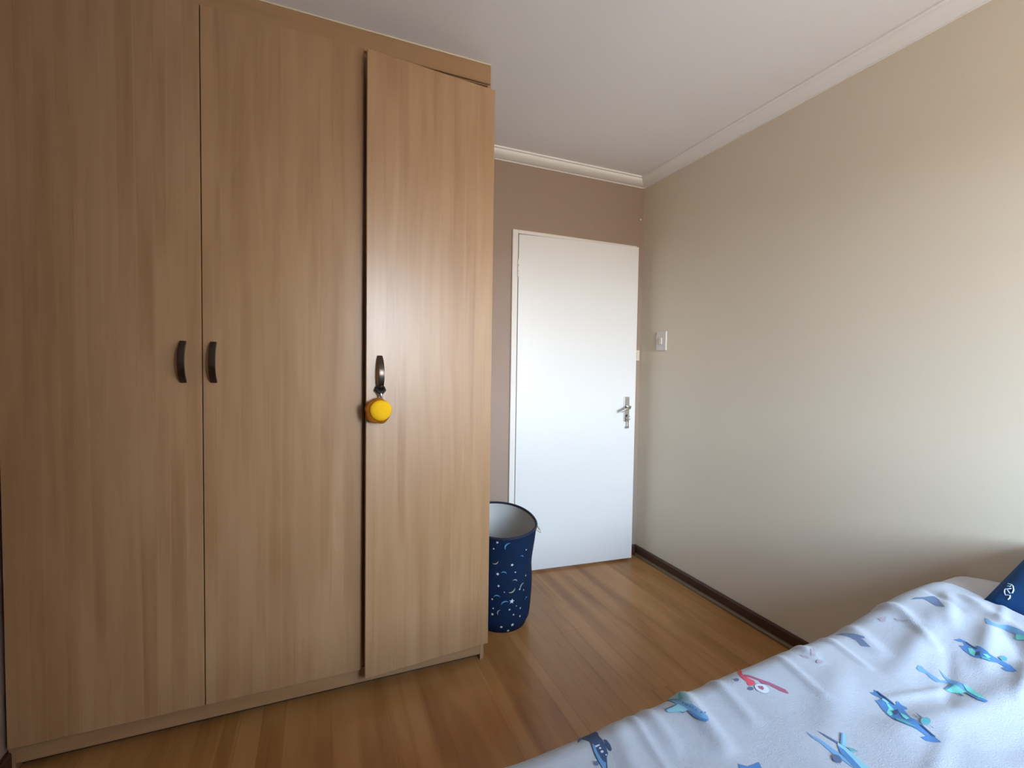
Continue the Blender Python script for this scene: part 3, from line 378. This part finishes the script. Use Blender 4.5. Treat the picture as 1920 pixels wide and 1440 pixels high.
# ------------------------------------------------------------------ built-in wardrobe
wb = empty('wardrobe', (-.11, W + .35, 0)); tag(wb, 'tall three-door pale maple laminate built-in wardrobe reaching the ceiling', 'wardrobe')
CY = W + .018; BK = D - .004; SR = .645
box('side_panel', LX + .006, LX + .022, CY, BK, 0, H - .004, 'maple_laminate', wb); box('side_panel', SR - .016, SR, CY, BK, 0, H - .004, 'maple_laminate', wb)
for xx in (-.360, .150): box('divider', xx - .008, xx + .008, CY + .004, BK - .02, .084, 2.40, 'maple_laminate', wb)
box('bottom_panel', LX + .022, SR - .016, CY + .018, BK - .02, .067, .083, 'maple_edge', wb); box('kick_rail', LX + .022, SR - .016, CY - .001, CY + .016, .024, .083, 'maple_edge', wb)
box('top_panel', LX + .022, SR - .016, CY + .002, BK - .02, 2.395, 2.411, 'maple_edge', wb)
box('back_panel', LX + .022, SR - .016, BK - .018, BK - .002, .083, 2.39, 'maple_laminate', wb)
box('plinth', LX + .022, SR - .016, CY + .030, CY + .046, 0, .066, 'dark_skirting', wb)
box('shelf', .158, SR - .016, CY + .03, BK - .02, 1.70, 1.716, 'maple_edge', wb); box('shelf', .158, SR - .016, CY + .03, BK - .02, 1.05, 1.066, 'maple_edge', wb)
box('top_filler', LX + .006, SR - .004, CY - .010, CY + .006, 2.398, H - .005, 'maple_edge', wb)
box('edge_bead', LX + .006, SR - .004, CY - .0125, CY + .004, H - .005, H, 'bead_cream', wb, bev=.0008)
def bow_handle(xc, face, z0, z1, door):
    bm = bmesh.new(); N = 18; secs = []
    L = z1 - z0; rise = .034; rad = (L * L / 4 + rise * rise) / (2 * rise)
    for i in range(N + 1):
        a = (i / N - .5) * 2; th = a * math.asin(L / 2 / rad)
        z = (z0 + z1) / 2 + rad * math.sin(th); out = rad * math.cos(th) - (rad - rise); out = max(out, 0) + .0005
        wdt = .0108 * (1 - .06 * a * a); tk = .0055
        nz, no = math.sin(th), math.cos(th); ring_ = []
        for sx, so in ((-1, .2), (-.88, .9), (-.4, 1), (.4, 1), (.88, .9), (1, .2), (.9, -1), (-.9, -1)):
            q = tk * (so - .2); ring_.append(bm.verts.new((xc + sx * wdt, face - out - no * q, z + nz * q)))
        secs.append(ring_)
    for A, B in zip(secs, secs[1:]):
        for k in range(8): bm.faces.new((A[k], A[(k + 1) % 8], B[(k + 1) % 8], B[k]))
    bm.faces.new(secs[0][::-1]); bm.faces.new(secs[-1])
    hd = mk('handle', bm, 'bronze', door, smooth=True, angle=45); hd['label'] = 'dark bronze bow handle'
    return hd
def wdoor(x0, x1, z0, z1, hinge, hxc, zc):
    d = box('door', x0, x1, W, W + .016, z0, z1, 'maple_laminate', wb, bev=.0012, origin=(hinge, W + .016, (z0 + z1) / 2))
    bow_handle(hxc, W, zc - .065, zc + .065, d); return d
d1 = wdoor(-.862, -.362, .084, 2.402, -.862, -.413, 1.249)
d2 = wdoor(-.359, .147, .084, 2.402, .147, -.328, 1.249)
d3 = wdoor(.151, .656, .076, 2.374, .656, .199, 1.215)
A3 = 5.4
d3.rotation_euler.z = math.radians(A3)
d3['label'] = 'right-hand door standing slightly ajar'
def ond3(x, y, z):
    v = Matrix.Rotation(math.radians(A3), 3, 'Z') @ Vector((x - .656, y - W - .016, 0)); return Vector((v.x + .656, v.y + W + .016, z))
# yellow plush fob hanging on the third handle
fc = ond3(.192, W - .046, 1.084)
fob = empty('plush_fob', fc); tag(fob, 'round yellow and amber plush fob hanging from the right wardrobe door handle', 'key fob')
def blob(bm, c, rx, ry, rz, fn=None, sub=4):
    r = bmesh.ops.create_icosphere(bm, subdivisions=sub, radius=1)
    for v in r['verts']:
        k = fn(v.co) if fn else 1; v.co = Vector((v.co.x * rx * k, v.co.y * ry * k, v.co.z * rz * k)) + Vector(c)
bm = bmesh.new(); blob(bm, fc + Vector((-.006, .012, -.003)), .0465, .020, .0465, lambda v: 1 + .045 * math.sin(5 * math.atan2(v.z, v.x) + .6) + .02 * math.sin(9 * math.atan2(v.z, v.x)))
mk('plush_back', bm, 'plush_amber', fob, smooth=True)
bm = bmesh.new(); blob(bm, fc + Vector((.0015, -.004, .001)), .0385, .017, .0375, lambda v: 1 + .015 * math.sin(3 * math.atan2(v.z, v.x)))
mk('plush_front', bm, 'plush_yellow', fob, smooth=True)
hb = ond3(.199, W - .012, 1.168)
tube('webbing_loop', [hb + Vector((-.011, 0, -.002)), hb + Vector((-.013, -.008, -.012)), hb + Vector((-.004, -.014, -.020)), hb + Vector((.006, -.014, -.020)), hb + Vector((.014, -.008, -.012)), hb + Vector((.011, 0, -.002)), hb + Vector((0, -.016, .004))], .0062, 'black_webbing', fob, 8, True)
tube('clip', [hb + Vector((0, -.012, -.018)), hb + Vector((.001, -.014, -.028)), hb + Vector((.002, -.014, -.038))], [.005, .0065, .004], 'chrome', fob, 8)
tube('split_ring', ring(hb + Vector((.001, -.014, -.045)), (.3, 1, 0), .0065), .0014, 'chrome', fob, 6, True)
# ------------------------------------------------------------------ laundry hamper
hc = Vector((.828, 2.13, 0)); hm = empty('laundry_hamper', hc)
tag(hm, 'navy fabric laundry hamper printed with stars and moons beside the wardrobe', 'laundry hamper')
def hp(th, z, off=0.):
    k = z / .49
    rx = .150 + .006 * math.sin(math.pi * min(1, k * 1.7)) + .012 * k - .006 * math.exp(-((k - .62) / .16) ** 2)
    ry = .182 + .060 * k * k + .02 * k
    e = sstep(0, .045, z); q = .90 + .10 * e
    wob = 1 + .012 * math.sin(3 * th + 4 * k) + .008 * math.sin(5 * th - 7 * k)
    rx, ry = (rx * q * wob + off), (ry * q * wob + off)
    zz = z + .020 * k * k * math.cos(th - .2) 
    return hc + Vector((rx * math.cos(th), ry * math.sin(th), zz))
def shell(z0, z1, off, nz=26, nt=64, bottom=True, flip=False):
    bm = bmesh.new(); g = [[bm.verts.new(hp(2 * math.pi * j / nt, z0 + (z1 - z0) * i / nz, off)) for j in range(nt)] for i in range(nz + 1)]
    for i in range(nz):
        for j in range(nt): bm.faces.new((g[i][j], g[i][(j + 1) % nt], g[i + 1][(j + 1) % nt], g[i + 1][j]))
    if bottom: bm.faces.new(g[0])
    return bm
mk('fabric_wall', shell(.0, .485, 0), 'hamper_navy', hm, smooth=True)
mk('lining', shell(.006, .486, -.005), 'hamper_lining', hm, smooth=True)
tube('rim', [hp(2 * math.pi * j / 64, .487, -.002) for j in range(64)], .0062, 'hamper_rim', hm, 8, True)
hs = [hp(-.14, .458, .001), hp(-.20, .452, .016), hp(-.28, .436, .030), hp(-.37, .426, .034), hp(-.46, .430, .030), hp(-.54, .444, .016), hp(-.60, .456, .001)]
tube('rope_handle', hs, .005, 'rope', hm, 8)
def onwall(bm, polys, mi):
    """polys: list of (theta, z, [(du, dv)...]) laid on the cloth"""
    for th, z, pts in polys:
        P0 = hp(th, z); dth = (hp(th + .01, z) - P0).length / .01
        vs = [bm.verts.new(hp(th + du / dth, z + dv, .0012)) for du, dv in pts]
        c = bm.verts.new(hp(th + sum(p[0] for p in pts) / len(pts) / dth, z + sum(p[1] for p in pts) / len(pts), .0014))
        for i in range(len(vs)): f = bm.faces.new((vs[i], vs[(i + 1) % len(vs)], c)); f.material_index = mi
def star(r, n=5, rot=.3): return [((r if i % 2 == 0 else r * .42) * math.cos(rot + math.pi * i / n), (r if i % 2 == 0 else r * .42) * math.sin(rot + math.pi * i / n)) for i in range(2 * n)]
def quads_on(bm, th, z, strip, mi):
    P0 = hp(th, z); dth = (hp(th + .01, z) - P0).length / .01
    rows = [[bm.verts.new(hp(th + du / dth, z + dv, .0013)) for du, dv in pr] for pr in strip]
    for a, b_ in zip(rows, rows[1:]): f = bm.faces.new((a[0], a[1], b_[1], b_[0])); f.material_index = mi
def crescent(r, rot, a0=-75, a1=75, thick=.38, n=9):
    out = []
    for i in range(n):
        a = math.radians(a0 + (a1 - a0) * i / (n - 1)); w_ = thick * r * math.sin(math.pi * (.04 + .92 * i / (n - 1)))
        c_, s_ = math.cos(a + rot), math.sin(a + rot); out.append(((r * c_, r * s_), ((r - w_) * c_, (r - w_) * s_)))
    mx_ = sum(p[0][0] for p in out) / n; my_ = sum(p[0][1] for p in out) / n
    return [((p[0] - mx_, p[1] - my_), (q[0] - mx_, q[1] - my_)) for p, q in out]
bm = bmesh.new(); onwall(bm, [(th, z, star(sz, 5 if sz > .007 else 4, th * 3)) for th, z, sz in HSTARS], 0)
rs = random.Random(3)
onwall(bm, [(rs.uniform(-.2, 3.9), rs.uniform(.03, .45), star(rs.choice((.004, .005, .007)), 4, rs.random())) for _ in range(60)], 0)
tag(mk('star_print', bm, 'star_white', hm), kind='stuff')
bm = bmesh.new()
for th, z, sz, rot, mi in HMOONS: quads_on(bm, th, z, crescent(sz, math.radians(rot)), mi)
for _ in range(16): quads_on(bm, rs.uniform(0., 3.8), rs.uniform(.05, .44), crescent(rs.uniform(.012, .018), rs.uniform(0, 6.2)), rs.randrange(3))
tag(mk('moon_print', bm, ['moon_blue', 'moon_grey', 'moon_yellow'], hm), kind='stuff')
# ------------------------------------------------------------------ bed, head against the right wall
bd = empty('bed', (1.03, .08, 0)); tag(bd, 'double bed with mattress against the beige wall, under the airplane duvet', 'bed')
box('bed_base', .12, 1.95, -.56, .72, .10, .30, 'bed_base_fabric', bd, bev=.02, seg=3)
box('mattress', .11, 1.955, -.57, .735, .302, .468, 'mattress_cloth', bd, bev=.035, seg=4)
for xx in (.2, 1.86):
    for yy in (-.48, .64): tube('leg', [(xx, yy, 0), (xx, yy, .105)], [.022, .03], 'dark_skirting', bd, 14)
# duvet
ss = []; s = BX0 - BR * 1.57 - .26
while s < 1.90: ss.append(s); s += .010 if s < .35 else (.0065 if s < 1.62 else .005)
ts = []; t_ = BYN - BR * 1.57 - .30
while t_ < BYE + BR * 1.57 + .30: ts.append(t_); t_ += .012 if t_ < .1 else .0065
bm = bmesh.new(); g = [[bm.verts.new(duvet_pt(a, b_)) for b_ in ts] for a in ss]
for i in range(len(ss) - 1):
    for j in range(len(ts) - 1): bm.faces.new((g[i][j], g[i + 1][j], g[i + 1][j + 1], g[i][j + 1]))
mk.keep = True
dv = mk('duvet', bm, 'linen_white', None, smooth=True); mk.keep = False
tag(dv, 'white linen duvet printed with blue and red airplanes spread over the bed', 'duvet')
def dnorm(a, b_):
    p = Vector(duvet_pt(a, b_)); q = Vector(duvet_pt(a + .004, b_)) - p; w_ = Vector(duvet_pt(a, b_ + .004)) - p; return q.cross(w_).normalized()
def print_mesh(pts):
    """flat outline -> fine triangles in duvet coordinates"""
    bm = bmesh.new(); vs = [bm.verts.new((a, b_, 0)) for a, b_ in pts]
    es = [bm.edges.new((vs[i], vs[(i + 1) % len(vs)])) for i in range(len(vs))]
    bmesh.ops.triangle_fill(bm, use_beauty=True, edges=es)
    for _ in range(5):
        lng = [e for e in bm.edges if e.calc_length() > .009]
        if not lng: break
        bmesh.ops.subdivide_edges(bm, edges=lng, cuts=1); bmesh.ops.triangulate(bm, faces=bm.faces)
    bm.verts.index_update()
    V = [(v.co.x, v.co.y) for v in bm.verts]; F = []
    for f in bm.faces:
        i = [v.index for v in f.verts]; F.append(i if f.normal.z > 0 else i[::-1])
    bm.free(); return V, F
for nm, polys in PRINTS:
    V, F, MI, mats = [], [], [], []
    for k, (c, pts) in enumerate(polys):
        if 'print_' + c not in mats: mats.append('print_' + c)
        v_, f_ = print_mesh(pts); o_ = len(V)
        V += [Vector(duvet_pt(a, b_)) + dnorm(a, b_) * (.0007 + .00025 * k) for a, b_ in v_]
        F += [[i + o_ for i in q] for q in f_]; MI += [mats.index('print_' + c)] * len(f_)
    org = sum(V, Vector()) / len(V)
    me = bpy.data.meshes.new('airplane_print'); me.from_pydata([v - org for v in V], [], F)
    for q in mats: me.materials.append(MATS[q])
    me.polygons.foreach_set('material_index', MI); me.polygons.foreach_set('use_smooth', [True] * len(MI)); me.update()
    link('airplane_print', me, dv, org)['label'] = 'printed ' + nm
# pillows
def cushion(name, L, Wd, Th, mat, loc, basis, n=26, pw=.42):
    """L along basis x, Wd along basis y, thickness along basis z"""
    bm = bmesh.new(); bx_, by_, bz_ = [Vector(v).normalized() for v in basis]; lay = []
    for sg in (1, -1):
        g = []
        for i in range(n + 1):
            rw = []
            for j in range(n + 1):
                a, b_ = i / n * 2 - 1, j / n * 2 - 1
                hgt = max(0, (1 - a * a) * (1 - b_ * b_)) ** pw
                pinch = 1 - .07 * (a * a * (1 - b_ * b_)) - .0; pinch2 = 1 - .07 * (b_ * b_ * (1 - a * a))
                wr_ = .035 * math.sin(6 * a + 3 * b_) * math.sin(5 * b_ - 2 * a) * hgt
                p = Vector(loc) + bx_ * (a * L / 2 * pinch2 * 1.0) + by_ * (b_ * Wd / 2 * pinch) + bz_ * (sg * Th / 2 * (hgt + wr_))
                rw.append(bm.verts.new(p))
            g.append(rw)
        for i in range(n):
            for j in range(n):
                q = (g[i][j], g[i + 1][j], g[i + 1][j + 1], g[i][j + 1]); bm.faces.new(q if sg > 0 else q[::-1])
    bmesh.ops.remove_doubles(bm, verts=bm.verts, dist=1e-5)
    return mk(name, bm, mat, None, smooth=True)
wp = cushion('white_pillow', .29, 1.02, .16, 'sheet_grey', (1.822, .31, .572), ((1, 0, -.02), (0, 1, 0), (.02, 0, 1)))
tag(wp, 'plain white pillow lying flat under the navy pillow at the head of the bed', 'pillow')
tl = math.radians(21)
nb = (Vector((math.cos(tl), 0, math.sin(tl))), Vector((0, 1, 0)), Vector((-math.sin(tl), 0, math.cos(tl))))
npc = Vector((1.806, .300, .690))
npil = cushion('navy_pillow', .32, .68, .14, 'pillow_navy', npc, nb, 30)
tag(npil, 'navy blue pillow with white script leaning at the head of the bed', 'pillow')
me = npil.data; bvh = BVHTree.FromPolygons([v.co + U[npil] for v in me.vertices], [p.vertices[:] for p in me.polygons])
bm = bmesh.new()
for st in SCRIPT:
    pts = []
    for a, b_ in st:
        o_ = npc + nb[0] * a + nb[1] * b_ + nb[2] * .4
        hit = bvh.ray_cast(o_, -nb[2])
        if hit[0] is not None: pts.append(hit[0] + hit[1] * .0006)
    if len(pts) > 1: atube(bm, pts, .0014, 6)
if len(bm.verts): mk('script_lettering', bm, 'script_white', npil, smooth=True)['label'] = 'white handwritten script'
